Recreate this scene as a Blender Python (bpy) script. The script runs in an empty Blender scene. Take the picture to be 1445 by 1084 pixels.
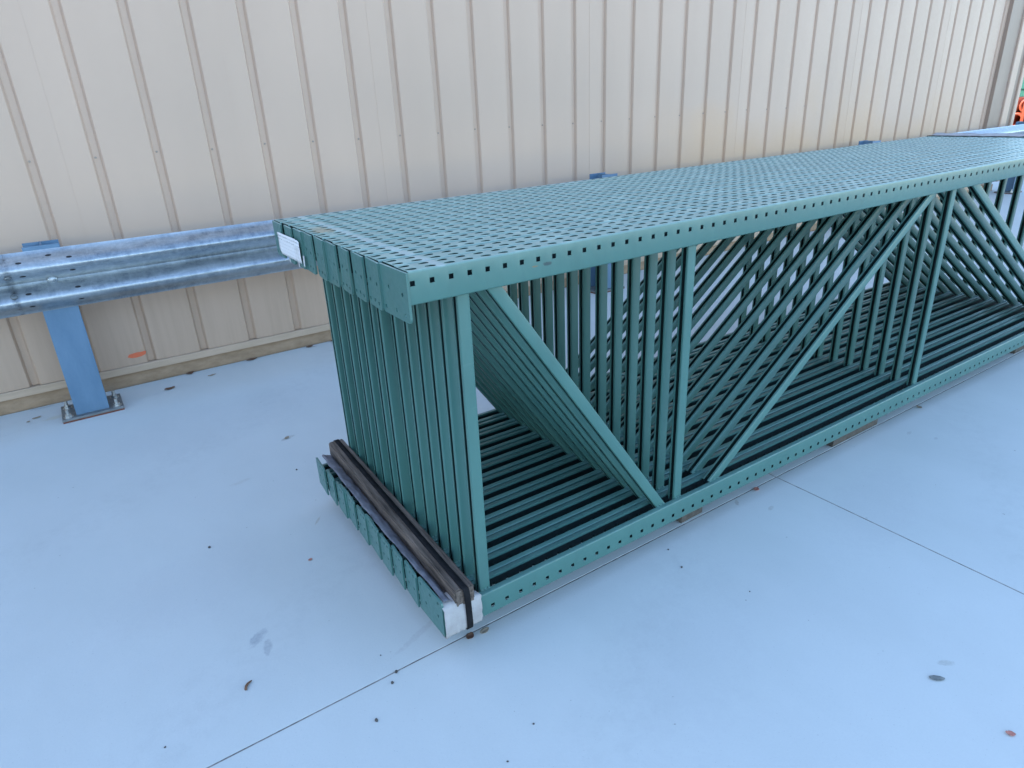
import bpy, bmesh, math, random
from math import sin, cos, pi, radians
from mathutils import Vector, Matrix, noise
from mathutils.geometry import tessellate_polygon

random.seed(7)
scene = bpy.context.scene
C = scene.collection

# ------------------------------------------------------------------ camera
ZG = -0.128                      # ground level (z = 0 is the hole row of the bottom posts)
cam_d = bpy.data.cameras.new('camera')
cam = bpy.data.objects.new('camera', cam_d)
C.objects.link(cam)
cam_d.sensor_width = 36.0
cam_d.lens = 939.66 * 36.0 / 1445.0
cam_d.clip_start = 0.05
cam_d.clip_end = 1000
yaw, pit, rol = radians(57.083), radians(22.971), radians(-2.743)
fw = Vector((cos(yaw) * cos(pit), sin(yaw) * cos(pit), -sin(pit)))
rt = Vector((sin(yaw), -cos(yaw), 0))
up = rt.cross(fw)
r2 = cos(rol) * rt + sin(rol) * up
u2 = -sin(rol) * rt + cos(rol) * up
M = Matrix((r2, u2, -fw)).transposed().to_4x4()
M.translation = Vector((-0.6306, -1.3722, 1.3821))
cam.matrix_world = M
scene.camera = cam

# ------------------------------------------------------------------ light
SUN_EL, SUN_AZ = radians(28), radians(-38)      # the sun stands behind the building (towards +Y, a little -X)
world = bpy.data.worlds.new('World')
scene.world = world
world.use_nodes = True
wn = world.node_tree
wn.nodes.clear()
sky = wn.nodes.new('ShaderNodeTexSky')
sky.sky_type = 'NISHITA'
sky.sun_disc = False
sky.sun_elevation = SUN_EL
sky.sun_rotation = SUN_AZ
sky.ozone_density = 1.6
sky.dust_density = 0.6
bg = wn.nodes.new('ShaderNodeBackground')
bg.inputs['Strength'].default_value = 0.15
wo = wn.nodes.new('ShaderNodeOutputWorld')
wn.links.new(sky.outputs[0], bg.inputs[0])
wn.links.new(bg.outputs[0], wo.inputs[0])
sun_d = bpy.data.lights.new('sun', 'SUN')
sun_d.energy = 3.0
sun_d.angle = radians(0.53)
sun_d.color = (1.0, 0.94, 0.86)
sun = bpy.data.objects.new('sun', sun_d)
C.objects.link(sun)
sun_dir = Vector((sin(SUN_AZ) * cos(SUN_EL), cos(SUN_AZ) * cos(SUN_EL), sin(SUN_EL)))
sun.rotation_euler = sun_dir.to_track_quat('Z', 'Y').to_euler()
sun.location = (0, 12, 12)
vs = scene.view_settings
vs.view_transform = 'Standard'
vs.look = 'None'
vs.exposure = 2.24
vs.gamma = 1.0
vs.use_curve_mapping = False


# ------------------------------------------------------------------ materials
def mat(name, base, rough=0.5, metal=0.0, spec=0.5):
    m = bpy.data.materials.new(name)
    m.use_nodes = True
    p = m.node_tree.nodes['Principled BSDF']
    p.inputs['Base Color'].default_value = (*base, 1)
    p.inputs['Roughness'].default_value = rough
    p.inputs['Metallic'].default_value = metal
    p.inputs['Specular IOR Level'].default_value = spec
    return m


class NT:
    """small helper for building node trees"""

    def __init__(self, m):
        self.t = m.node_tree
        self.p = self.t.nodes['Principled BSDF']

    def n(self, kind, **kw):
        nd = self.t.nodes.new('ShaderNode' + kind)
        for k, v in kw.items():
            setattr(nd, k, v)
        return nd

    def l(self, a, b):
        self.t.links.new(a, b)

    def pos(self, scale=(1, 1, 1), obj=False, rot=(0, 0, 0)):
        mp = self.n('Mapping')
        mp.inputs['Scale'].default_value = scale
        mp.inputs['Rotation'].default_value = rot
        if obj:
            self.l(self.n('TexCoord').outputs['Object'], mp.inputs[0])
        else:
            self.l(self.n('NewGeometry').outputs['Position'], mp.inputs[0])
        return mp.outputs[0]

    def noise(self, vec, scale, detail=4, rough=0.55, lo=0.35, hi=0.65):
        nz = self.n('TexNoise')
        nz.inputs['Scale'].default_value = scale
        nz.inputs['Detail'].default_value = detail
        nz.inputs['Roughness'].default_value = rough
        self.l(vec, nz.inputs['Vector'])
        mr = self.n('MapRange')
        mr.inputs['From Min'].default_value = lo
        mr.inputs['From Max'].default_value = hi
        self.l(nz.outputs['Fac'], mr.inputs['Value'])
        return mr.outputs[0]

    def mix(self, fac, a, b):
        mx = self.n('Mix', data_type='RGBA')
        for s, v in ((0, fac), (6, a), (7, b)):
            if isinstance(v, (tuple, list)):
                mx.inputs[s].default_value = (*v, 1)
            elif isinstance(v, (int, float)):
                mx.inputs[s].default_value = v
            else:
                self.l(v, mx.inputs[s])
        return mx.outputs[2]

    def math(self, op, a, b=0.0, c=None, clamp=False):
        m = self.n('Math', operation=op, use_clamp=clamp)
        for i, v in enumerate((a, b, c)):
            if v is None:
                continue
            if isinstance(v, (int, float)):
                m.inputs[i].default_value = v
            else:
                self.l(v, m.inputs[i])
        return m.outputs[0]

    def base(self, col):
        self.l(col, self.p.inputs['Base Color'])

    def rough(self, v, lo, hi):
        mr = self.n('MapRange')
        mr.inputs['To Min'].default_value = lo
        mr.inputs['To Max'].default_value = hi
        self.l(v, mr.inputs['Value'])
        self.l(mr.outputs[0], self.p.inputs['Roughness'])

    def bump(self, v, strength=0.2, dist=0.002):
        b = self.n('Bump')
        b.inputs['Strength'].default_value = strength
        b.inputs['Distance'].default_value = dist
        self.l(v, b.inputs['Height'])
        self.l(b.outputs[0], self.p.inputs['Normal'])


GREEN = (0.065, 0.172, 0.155)


def green_paint():
    m = mat('green_paint', GREEN, 0.42, 0, 0.5)
    t = NT(m)
    v = t.pos()
    big = t.noise(v, 2.2, 3)
    fine = t.noise(v, 60, 5, 0.65, 0.35, 0.7)
    dusty_light = t.noise(v, 9, 8, 0.7, 0.52, 0.75)
    c = t.mix(big, (0.049, 0.140, 0.126), (0.061, 0.162, 0.144))
    oi = t.n('ObjectInfo')
    c = t.mix(t.math('MULTIPLY', oi.outputs['Random'], 0.32), c, (0.078, 0.172, 0.148))
    # long handling scratches and chipped paint
    scr = t.noise(t.pos((1.5, 60, 60), False, (0.0, 0.09, 0.05)), 2.4, 3, 0.6, 0.66, 0.70)
    c = t.mix(t.math('MULTIPLY', scr, 0.10), c, (0.16, 0.25, 0.235))
    chip = t.noise(v, 95, 4, 0.6, 0.715, 0.73)
    c = t.mix(t.math('MULTIPLY', chip, 0.6), c, (0.13, 0.12, 0.10))
    grime = t.noise(t.pos((1, 1, 0.3)), 12, 6, 0.7, 0.5, 0.75)
    c = t.mix(t.math('MULTIPLY', grime, 0.22), c, (0.032, 0.075, 0.07))
    # skylight painted in as a dusty paling of surfaces that face up
    g = t.n('NewGeometry')
    sp = t.n('SeparateXYZ')
    t.l(g.outputs['Normal'], sp.inputs[0])
    upf = t.math('MULTIPLY', t.math('MAXIMUM', sp.outputs['Z'], 0.0), 0.92)
    du = t.math('MULTIPLY', upf, t.math('ADD', t.math('MULTIPLY', dusty_light, 0.6), 0.55), clamp=True)
    hz = t.n('SeparateXYZ')
    t.l(v, hz.inputs[0])
    expo = t.math('ADD', t.math('MULTIPLY', t.math('GREATER_THAN', hz.outputs['Z'], 1.0), 0.85), 0.15)   # paling held back lower down, imitating shade inside the stack
    du = t.math('MULTIPLY', du, expo)
    c = t.mix(du, c, (0.37, 0.50, 0.43))
    # wear of its own shape: a pale rubbed band where a strap lay, an earthy smear, a dark scuff on the front rail
    ps = t.n('SeparateXYZ')
    t.l(v, ps.inputs[0])

    def spot(x, y, z, a_, b_, c_):
        q = None
        for o_, c0, r_ in (('X', x, a_), ('Y', y, b_), ('Z', z, c_)):
            d = t.math('MULTIPLY', t.math('SUBTRACT', ps.outputs[o_], c0), 1 / r_)
            d = t.math('MULTIPLY', d, d)
            q = d if q is None else t.math('ADD', q, d)
        return t.math('MULTIPLY', t.math('SUBTRACT', t.math('ADD', 0.6, t.noise(v, 45, 5, 0.7, 0.3, 0.7)), q), 1.5, clamp=True)
    c = t.mix(t.math('MULTIPLY', spot(0.078, 0.5, 1.039, 0.016, 2.0, 0.004), 0.45), c, (0.46, 0.50, 0.47))
    c = t.mix(t.math('MULTIPLY', spot(0.040, 0.715, 1.038, 0.035, 0.075, 0.03), 0.75), c, (0.33, 0.27, 0.17))
    c = t.mix(t.math('MULTIPLY', spot(0.385, -0.001, 0.993, 0.016, 0.02, 0.006), 0.8), c, (0.03, 0.05, 0.055))
    c = t.mix(t.math('MULTIPLY', spot(0.345, -0.001, 0.992, 0.012, 0.02, 0.003), 0.7), c, (0.20, 0.13, 0.06))
    rust = t.noise(v, 23, 6, 0.7, 0.705, 0.74)
    c = t.mix(t.math('MULTIPLY', rust, 0.55), c, (0.16, 0.10, 0.06))
    t.base(c)
    t.rough(fine, 0.30, 0.44)
    t.bump(fine, 0.05, 0.001)
    return m


def wall_paint():
    m = mat('wall_paint', (0.60, 0.53, 0.42), 0.5, 0, 0.4)
    t = NT(m)
    v = t.pos()
    big = t.noise(t.pos((1.2, 1, 0.35)), 1.3, 3)
    c = t.mix(big, (0.494, 0.350, 0.262), (0.530, 0.374, 0.280))
    # repainted lower patch on the far half of the wall, its upper edge ragged
    sp = t.n('SeparateXYZ')
    t.l(t.n('NewGeometry').outputs['Position'], sp.inputs[0])
    wob = t.math('MULTIPLY', t.math('SUBTRACT', t.noise(t.pos((1, 1, 1)), 1.1, 3), 0.5), 0.5)
    edge = t.math('ADD', t.math('SUBTRACT', 1.28, sp.outputs['Z']), wob)
    e1 = t.math('MULTIPLY', edge, 1.8, clamp=True)
    e2 = t.math('MULTIPLY', t.math('SUBTRACT', sp.outputs['X'], 3.2), 0.8, clamp=True)
    e3 = t.math('MULTIPLY', t.math('SUBTRACT', 9.7, sp.outputs['X']), 0.8, clamp=True)
    patch = t.math('MULTIPLY', t.math('MULTIPLY', e1, e2), e3)
    c = t.mix(t.math('MULTIPLY', patch, 0.8), c, (0.53, 0.345, 0.220))
    # rain streaks, and a darker, warmer tone towards the bottom
    st = t.noise(t.pos((14, 1, 0.7)), 2.0, 4, 0.6, 0.45, 0.75)
    low = t.math('MULTIPLY', t.math('SUBTRACT', 0.85, sp.outputs['Z']), 0.95, clamp=True)
    c = t.mix(t.math('MULTIPLY', t.math('MULTIPLY', st, low), 0.35), c, (0.27, 0.20, 0.14))
    c = t.mix(t.math('MULTIPLY', low, 0.55), c, (0.365, 0.245, 0.160))
    t.base(c)
    f = t.noise(v, 30, 4)
    t.rough(f, 0.42, 0.55)
    t.bump(t.noise(t.pos((1, 1, 0.25)), 5, 2), 0.12, 0.004)
    return m


def concrete():
    m = mat('concrete', (0.5, 0.5, 0.5), 0.8, 0, 0.3)
    t = NT(m)
    v = t.pos()
    a = t.noise(v, 0.9, 5, 0.6, 0.3, 0.7)
    b = t.noise(v, 5.5, 6, 0.6, 0.3, 0.7)
    f = t.noise(v, 150, 3, 0.6, 0.3, 0.7)
    c = t.mix(a, (0.520, 0.543, 0.525), (0.565, 0.584, 0.562))
    c = t.mix(t.math('MULTIPLY', b, 0.35), c, (0.555, 0.582, 0.552))
    c = t.mix(t.math('MULTIPLY', f, 0.10), c, (0.40, 0.41, 0.42))
    cl = t.noise(t.pos((1, 0.55, 1), False, (0, 0, 0.6)), 2.3, 6, 0.62, 0.42, 0.66)      # cloudy trowel marks
    c = t.mix(t.math('MULTIPLY', cl, 0.34), c, (0.465, 0.49, 0.468))
    pore = t.noise(v, 210, 2, 0.5, 0.70, 0.74)
    c = t.mix(t.math('MULTIPLY', pore, 0.35), c, (0.25, 0.26, 0.26))
    # faint curved tyre scuffs
    wv = t.n('TexWave')
    wv.inputs['Scale'].default_value = 0.55
    wv.inputs['Distortion'].default_value = 2.2
    wv.inputs['Detail'].default_value = 3
    t.l(t.pos((0.35, 0.8, 1), False, (0, 0, 0.5)), wv.inputs['Vector'])
    sc_ = t.math('MULTIPLY', t.math('SUBTRACT', wv.outputs['Fac'], 0.82), 5, clamp=True)
    c = t.mix(t.math('MULTIPLY', t.math('MULTIPLY', sc_, t.noise(v, 18, 6, 0.75, 0.45, 0.7)), 0.22), c, (0.36, 0.375, 0.37))
    # sparse dark specks
    sp = t.noise(v, 48, 2, 0.5, 0.775, 0.79)
    c = t.mix(t.math('MULTIPLY', sp, 0.5), c, (0.12, 0.11, 0.10))
    # stains of their own shape: footprints and small smears (x, y, half length, half width, angle, strength, colour)
    stains = [(-0.446, 0.446, 0.042, 0.019, 0.75, 0.55, (0.27, 0.29, 0.32)),
              (-0.432, 0.386, 0.036, 0.014, 1.25, 0.5, (0.28, 0.29, 0.31)),
              (1.126, -0.842, 0.026, 0.011, -0.6, 0.45, (0.32, 0.32, 0.28)),
              (0.044, 1.772, 0.04, 0.016, 0.4, 0.5, (0.32, 0.30, 0.26)),
              (-0.08, 0.958, 0.035, 0.006, 0.9, 0.5, (0.36, 0.31, 0.24)),
              (1.393, -0.069, 0.022, 0.009, 0.3, 0.45, (0.33, 0.31, 0.27)),
              (1.320, 0.035, 0.018, 0.008, 0.8, 0.5, (0.30, 0.26, 0.22)),
              (2.413, -0.07, 0.022, 0.009, 0.2, 0.4, (0.33, 0.32, 0.30)),
              (2.45, -0.17, 0.016, 0.008, 0.2, 0.4, (0.30, 0.28, 0.30)),
              (-0.255, 1.472, 0.05, 0.015, 0.2, 0.25, (0.38, 0.35, 0.30)),
              (-0.02, 0.16, 0.12, 0.012, 0.35, 0.3, (0.36, 0.35, 0.35)),
              (-0.9, 2.87, 0.09, 0.03, 0.1, 0.4, (0.52, 0.46, 0.30)),
              (-0.60, 0.85, 0.30, 0.2, 0.2, 0.10, (0.40, 0.40, 0.42)),
              (0.6, -0.35, 0.4, 0.2, 0.6, 0.12, (0.40, 0.40, 0.42)),
              (-0.2, 2.2, 0.6, 0.3, 0.2, 0.14, (0.42, 0.42, 0.43)),
              (1.7, -0.3, 0.35, 0.15, 0.3, 0.12, (0.40, 0.40, 0.42))]
    sep = t.n('SeparateXYZ')
    t.l(v, sep.inputs[0])
    rag = t.noise(v, 38, 5, 0.75, 0.3, 0.7)
    rag2 = t.noise(v, 110, 4, 0.7, 0.35, 0.65)
    for (x, y, a_, b_, an, s, col) in stains:
        dx = t.math('SUBTRACT', sep.outputs['X'], x)
        dy = t.math('SUBTRACT', sep.outputs['Y'], y)
        u = t.math('MULTIPLY', t.math('ADD', t.math('MULTIPLY', dx, cos(an)), t.math('MULTIPLY', dy, sin(an))), 1 / a_)
        w = t.math('MULTIPLY', t.math('SUBTRACT', t.math('MULTIPLY', dy, cos(an)), t.math('MULTIPLY', dx, sin(an))), 1 / b_)
        r = t.math('ADD', t.math('MULTIPLY', u, u), t.math('MULTIPLY', w, w))
        k = t.math('MULTIPLY', t.math('SUBTRACT', t.math('ADD', 0.50, t.math('MULTIPLY', rag, 1.3)), r), 1.3, clamp=True)
        k = t.math('MULTIPLY', k, t.math('ADD', 0.55, t.math('MULTIPLY', rag2, 0.65)))
        c = t.mix(t.math('MULTIPLY', k, s), c, col)
    t.base(c)
    t.rough(b, 0.7, 0.9)
    t.bump(t.math('ADD', t.math('MULTIPLY', f, 0.5), b), 0.15, 0.002)
    return m


def galvanised():
    m = mat('galvanised_steel', (0.5, 0.52, 0.53), 0.4, 0.8, 0.5)
    t = NT(m)
    a = t.noise(t.pos((1.0, 0.5, 0.45)), 34, 6, 0.75, 0.36, 0.64)      # spangle and drip marks running across the rail
    b = t.noise(t.pos((0.3, 1, 1.6)), 7, 7, 0.75, 0.42, 0.62)          # long weathered patches
    vo = t.n('TexVoronoi')
    vo.inputs['Scale'].default_value = 75
    t.l(t.pos((0.7, 1, 1)), vo.inputs['Vector'])
    sp = t.n('SeparateColor')
    t.l(vo.outputs['Color'], sp.inputs[0])
    c = t.mix(b, (0.20, 0.235, 0.265), (0.46, 0.50, 0.52))
    c = t.mix(t.math('MULTIPLY', a, 0.5), c, (0.62, 0.65, 0.66))
    c = t.mix(t.math('MULTIPLY', sp.outputs[0], 0.3), c, (0.30, 0.34, 0.36))
    dirt = t.noise(t.pos((1, 1, 1)), 15, 8, 0.8, 0.60, 0.72)
    c = t.mix(t.math('MULTIPLY', dirt, 0.6), c, (0.12, 0.13, 0.13))
    # dark lap stain just beside the splice at the left
    gx_ = t.n('SeparateXYZ')
    t.l(t.pos(), gx_.inputs[0])
    lap = t.math('SUBTRACT', 1.0, t.math('MULTIPLY', t.math('ABSOLUTE', t.math('ADD', gx_.outputs['X'], 0.912)), 55), clamp=True)
    c = t.mix(t.math('MULTIPLY', t.math('MULTIPLY', lap, t.noise(t.pos((1, 1, 1)), 22, 5, 0.7, 0.4, 0.6)), 0.85), c, (0.05, 0.05, 0.055))
    t.base(c)
    t.rough(b, 0.32, 0.52)
    t.bump(a, 0.10, 0.0015)
    return m


def noisy(name, c1, c2, scale=12, rough=0.7, stretch=(1, 1, 1), bump=0.2, obj=False, metal=0, lo=0.3, hi=0.7):
    m = mat(name, c1, rough, metal, 0.4)
    t = NT(m)
    a = t.noise(t.pos(stretch, obj), scale, 6, 0.65, lo, hi)
    t.base(t.mix(a, c1, c2))
    t.bump(a, bump, 0.003)
    return m


M_GREEN = green_paint()
M_INNER = noisy('darkened_inner_shell', (0.014, 0.030, 0.030), (0.020, 0.042, 0.041), 14, 0.6, bump=0.02)  # inner faces coloured darker than the outside, painting shade into the holes
M_WALL = wall_paint()
M_CONC = concrete()
M_GALV = galvanised()
M_OUTER_GROUND = noisy('dark_outer_ground', (0.05, 0.05, 0.052), (0.075, 0.073, 0.07), 30, 0.9)  # unseen outer ground, coloured dark so that it bounces less light
M_TRIM = noisy('trim_paint', (0.40, 0.29, 0.20), (0.50, 0.36, 0.26), 6, 0.5, (0.5, 1, 4), 0.1)
M_CORNER = noisy('corner_trim_paint', (0.27, 0.195, 0.148), (0.33, 0.24, 0.185), 5, 0.5, (1, 1, 0.3), 0.05)
M_CURB = noisy('curb_concrete', (0.27, 0.180, 0.112), (0.40, 0.275, 0.180), 9, 0.85, (1, 1, 2), 0.5)
M_POST = noisy('post_paint', (0.088, 0.165, 0.25), (0.125, 0.212, 0.305), 9, 0.5, (1, 1, 0.35), 0.08)
M_PLATE = noisy('plate_zinc', (0.13, 0.15, 0.155), (0.24, 0.25, 0.25), 25, 0.45, (1, 1, 1), 0.1, metal=0.5)
M_BOLT = mat('bolt_zinc', (0.50, 0.50, 0.48), 0.38, 0.9)
M_RUST = noisy('rusty_shim', (0.20, 0.065, 0.035), (0.12, 0.045, 0.03), 30, 0.85)
M_WOOD = noisy('weathered_wood', (0.026, 0.018, 0.014), (0.200, 0.155, 0.125), 5, 0.8, (16, 1.1, 16), 0.6, True)
M_WOOD2 = noisy('dunnage_wood', (0.060, 0.050, 0.042), (0.115, 0.098, 0.082), 9, 0.85, (6, 1, 6), 0.5, True)
M_JOINT = noisy('joint_dirt', (0.11, 0.095, 0.085), (0.34, 0.32, 0.30), 26, 0.95)
M_STRAP = noisy('strap_black', (0.008, 0.008, 0.009), (0.018, 0.018, 0.02), 40, 0.7, (1, 1, 1), 0.1)
M_STRAP.node_tree.nodes['Principled BSDF'].inputs['Specular IOR Level'].default_value = 0.08
M_PAPER = noisy('paper_white', (0.43, 0.41, 0.40), (0.30, 0.28, 0.27), 16, 0.75, (1, 1, 1), 0.5)
M_LINER = noisy('liner_film', (0.10, 0.10, 0.115), (0.20, 0.20, 0.225), 22, 0.55, (1, 1, 1), 0.5)
M_DARK = mat('painted_hole_shade', (0.02, 0.02, 0.022), 0.8)  # near-black colour for the painted shade of the splice slots
M_ORANGE_MARK = noisy('orange_marking_paint', (0.72, 0.13, 0.05), (0.60, 0.16, 0.08), 60, 0.6)
M_SCREW = mat('screw_metal', (0.30, 0.26, 0.22), 0.5, 0.4)
M_LEAF = noisy('dry_leaf', (0.10, 0.045, 0.03), (0.20, 0.11, 0.06), 60, 0.8)
M_LEAF2 = noisy('pale_dry_leaf', (0.28, 0.22, 0.15), (0.36, 0.29, 0.21), 60, 0.8)
M_PINK = noisy('pink_scrap', (0.50, 0.20, 0.16), (0.42, 0.17, 0.12), 60, 0.7)
M_FEATHER = noisy('grey_feather', (0.10, 0.11, 0.11), (0.28, 0.29, 0.26), 45, 0.8)
M_PEBBLE = noisy('dark_pebble', (0.05, 0.045, 0.045), (0.10, 0.09, 0.08), 80, 0.9)
M_WHITE = mat('white_scrap', (0.5, 0.5, 0.5), 0.7)
M_ORANGE = noisy('orange_paint', (0.26, 0.04, 0.015), (0.32, 0.065, 0.022), 9, 0.45)
M_TEAL = noisy('teal_paint', (0.012, 0.10, 0.075), (0.018, 0.12, 0.09), 3, 0.5)
M_NAVY = noisy('navy_paint', (0.04, 0.07, 0.14), (0.06, 0.10, 0.18), 4, 0.5)


# ------------------------------------------------------------------ object helpers
def link(name, mesh, parent=None, loc=(0, 0, 0), rot=(0, 0, 0), m=None, smooth=False):
    if m is not None and not mesh.materials:
        mesh.materials.append(m)
    if smooth:
        for p in mesh.polygons:
            p.use_smooth = True
    o = bpy.data.objects.new(name, mesh)
    C.objects.link(o)
    if parent is not None:
        o.parent = parent
    o.location = loc
    o.rotation_euler = rot
    return o


def empty(name, loc, label=None, cat=None, group=None, rot=(0, 0, 0)):
    o = bpy.data.objects.new(name, None)
    o.empty_display_size = 0.1
    C.objects.link(o)
    o.location = loc
    o.rotation_euler = rot
    tag(o, label, cat, group)
    return o


def tag(o, label=None, cat=None, group=None, kind=None):
    if label: o['label'] = label
    if cat: o['category'] = cat
    if group: o['group'] = group
    if kind: o['kind'] = kind
    return o


def mesh_of(name, bm, m=None):
    bmesh.ops.recalc_face_normals(bm, faces=bm.faces)
    me = bpy.data.meshes.new(name)
    bm.to_mesh(me)
    bm.free()
    if m is not None:
        me.materials.append(m)
    return me


def bm_box(bm, x0, x1, y0, y1, z0, z1):
    vs_ = [bm.verts.new((x, y, z)) for x in (x0, x1) for y in (y0, y1) for z in (z0, z1)]
    for f in ((0, 1, 3, 2), (4, 6, 7, 5), (0, 4, 5, 1), (2, 3, 7, 6), (0, 2, 6, 4), (1, 5, 7, 3)):
        bm.faces.new([vs_[i] for i in f])
    return vs_


def box_mesh(name, x0, x1, y0, y1, z0, z1, m, bevel=0.0, seg=2):
    bm = bmesh.new()
    bm_box(bm, x0, x1, y0, y1, z0, z1)
    if bevel:
        bmesh.ops.bevel(bm, geom=list(bm.edges), offset=bevel, segments=seg, affect='EDGES', profile=0.5)
    return mesh_of(name, bm, m)


def solidify(me, thick, offset=-1.0, inner=0):
    """bake a Solidify modifier into a new mesh"""
    o = bpy.data.objects.new('tmp', me)
    C.objects.link(o)
    md = o.modifiers.new('s', 'SOLIDIFY')
    md.thickness = thick
    md.offset = offset
    md.use_even_offset = True
    md.material_offset = inner
    dg = bpy.context.evaluated_depsgraph_get()
    dg.update()
    out = bpy.data.meshes.new_from_object(o.evaluated_get(dg))
    out.name = me.name
    bpy.data.objects.remove(o)
    return out


def smooth_by_angle(me, ang=40):
    """smooth shading with sharp edges kept by angle"""
    bm = bmesh.new()
    bm.from_mesh(me)
    a = radians(ang)
    for f in bm.faces: f.smooth = True
    for e in bm.edges:
        e.smooth = not (len(e.link_faces) == 2 and e.calc_face_angle(0) > a) and len(e.link_faces) == 2
    bm.to_mesh(me)
    bm.free()
    return me


def poly_holes(bm, outer, holes, to3d):
    """flat polygon with holes, as triangles"""
    loops = [[Vector((a, b, 0)) for a, b in outer]] + [[Vector((a, b, 0)) for a, b in h] for h in holes]
    flat = [p for lp in loops for p in lp]
    vv = [bm.verts.new(to3d(p.x, p.y)) for p in flat]
    for t in tessellate_polygon(loops):
        try:
            bm.faces.new([vv[i] for i in t])
        except ValueError:
            pass


def circle(cx, cy, r, n=8, a0=0.0):
    return [(cx + r * cos(a0 + 2 * pi * i / n), cy + r * sin(a0 + 2 * pi * i / n)) for i in range(n)]


def prism_mesh(name, outer, holes, to3d, thick, m, flip=False):
    bm = bmesh.new()
    poly_holes(bm, outer, holes, to3d)
    me = mesh_of(name, bm)
    me = solidify(me, thick, 1.0 if flip else -1.0)
    mx = max(v.co.x for v in me.vertices)
    for v in me.vertices: v.co.x -= mx                      # outer face at -thick, inner face at 0
    me.materials.clear()
    me.materials.append(m)
    return me


# ------------------------------------------------------------------ ground
JX, JY = 1.606, 0.062                 # saw cut joints seen in the photo
gap = 0.0055
bm = bmesh.new()
bmesh.ops.create_grid(bm, x_segments=1, y_segments=1, size=400)
ground = link('ground', mesh_of('ground', bm, M_OUTER_GROUND), loc=(0, 0, ZG - 0.049))
tag(ground, kind='structure')
pav = bpy.data.objects.new('pavement', None)
C.objects.link(pav)
pav.location = (0, 0, ZG)
tag(pav, kind='structure')
xs = [-7.2, -2.8, JX, 6.0, 10.4, 14.8, 19.2]
ys = [-9.3, -4.6, JY, 3.105]
for i in range(len(xs) - 1):
    for j in range(len(ys) - 1):
        me = box_mesh('concrete_slab', xs[i] + gap / 2, xs[i + 1] - gap / 2, ys[j] + gap / 2, ys[j + 1] - gap / 2, -0.05, 0,
                      M_CONC, 0.0006, 1)
        link('concrete_slab', me, pav)
for x in xs[1:-1]:
    link('joint_dirt', box_mesh('joint_dirt', x - 0.0026, x + 0.0026, ys[0], ys[-1], -0.02, -0.0012, M_JOINT), pav)
for y in ys[1:-1]:
    for i in range(len(xs) - 1):
        link('joint_dirt', box_mesh('joint_dirt', xs[i] + 0.0027, xs[i + 1] - 0.0027, y - 0.0026, y + 0.0026, -0.02, -0.0012, M_JOINT), pav)
me = box_mesh('concrete_slab', 10.85, 24, 3.109, 12, -0.05, 0, M_CONC, 0.0012, 1)
link('concrete_slab', me, pav)

# ------------------------------------------------------------------ building wall
WY = 3.10                              # outer face of the pans
wall = empty('metal_wall', (0, WY, ZG), 'tall beige ribbed sheet metal wall behind the guardrail', 'wall')
PITCH = 0.3048
R0 = -0.376                            # x of one groove centre
HT = 4.3


def panel_mesh(name, nrib):
    """pans with a recessed trapezoid groove every PITCH; local x from a mid-pan line"""
    prof = []
    for k in range(nrib):
        c = (k + 0.5) * PITCH
        x0 = k * PITCH
        for i in range(7):                                    # pan is very slightly crowned, with two faint stiffening lines
            t = i / 6.0
            xx = c + 0.0295 + t * (PITCH - 0.059) - PITCH
            if k == 0 and xx < x0: continue
            prof.append((xx, -0.0045 * (1 - (2 * t - 1) ** 2)))
        prof += [(c - 0.0275, 0.0012), (c - 0.0165, 0.020), (c + 0.0165, 0.020), (c + 0.0275, 0.0012)]
    c = (nrib + 0.5) * PITCH
    for i in range(4):
        t = i / 6.0
        prof.append((c + 0.0295 + t * (PITCH - 0.059) - PITCH, -0.0045 * (1 - (2 * t - 1) ** 2)))
    bm = bmesh.new()
    zs = [0.0, 0.4, 1.2, 2.2, HT]
    rows = [[bm.verts.new((x, y, z)) for x, y in prof] for z in zs]
    for a, b in zip(rows[:-1], rows[1:]):
        for i in range(len(prof) - 1):
            bm.faces.new((a[i], a[i + 1], b[i + 1], b[i]))
    me = solidify(mesh_of(name, bm, M_WALL), 0.0012, -1)
    return smooth_by_angle(me, 12)


PZ = 0.128 + 0.004                     # bottom of the panels above the ground
pm3 = panel_mesh('wall_panel', 3)
n0 = -6
for k in range(15):
    x = R0 - PITCH / 2 + (n0 + 3 * k) * PITCH
    if x + 3 * PITCH > 10.1: break
    # each sheet laps 1 mm over the next
    link('wall_panel', pm3, wall, (x, 0.0012 * (k % 2), PZ))
    xe = x + 3 * PITCH
pm1 = panel_mesh('wall_panel_end', 2)
if xe + 2 * PITCH < 10.2:
    link('wall_panel', pm1, wall, (xe, 0.001, PZ))
    xe += 2 * PITCH
XC = 10.07                             # corner trim begins
# bottom trim and curb
XL = R0 - PITCH / 2 + n0 * PITCH
link('base_trim', box_mesh('base_trim', XL, XC, -0.012, 0.03, 0.084, 0.130, M_TRIM, 0.004), wall)
link('base_curb', box_mesh('base_curb', XL, 10.84, 0.018, 0.25, -0.05, 0.083, M_CURB, 0.004), wall)
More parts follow.
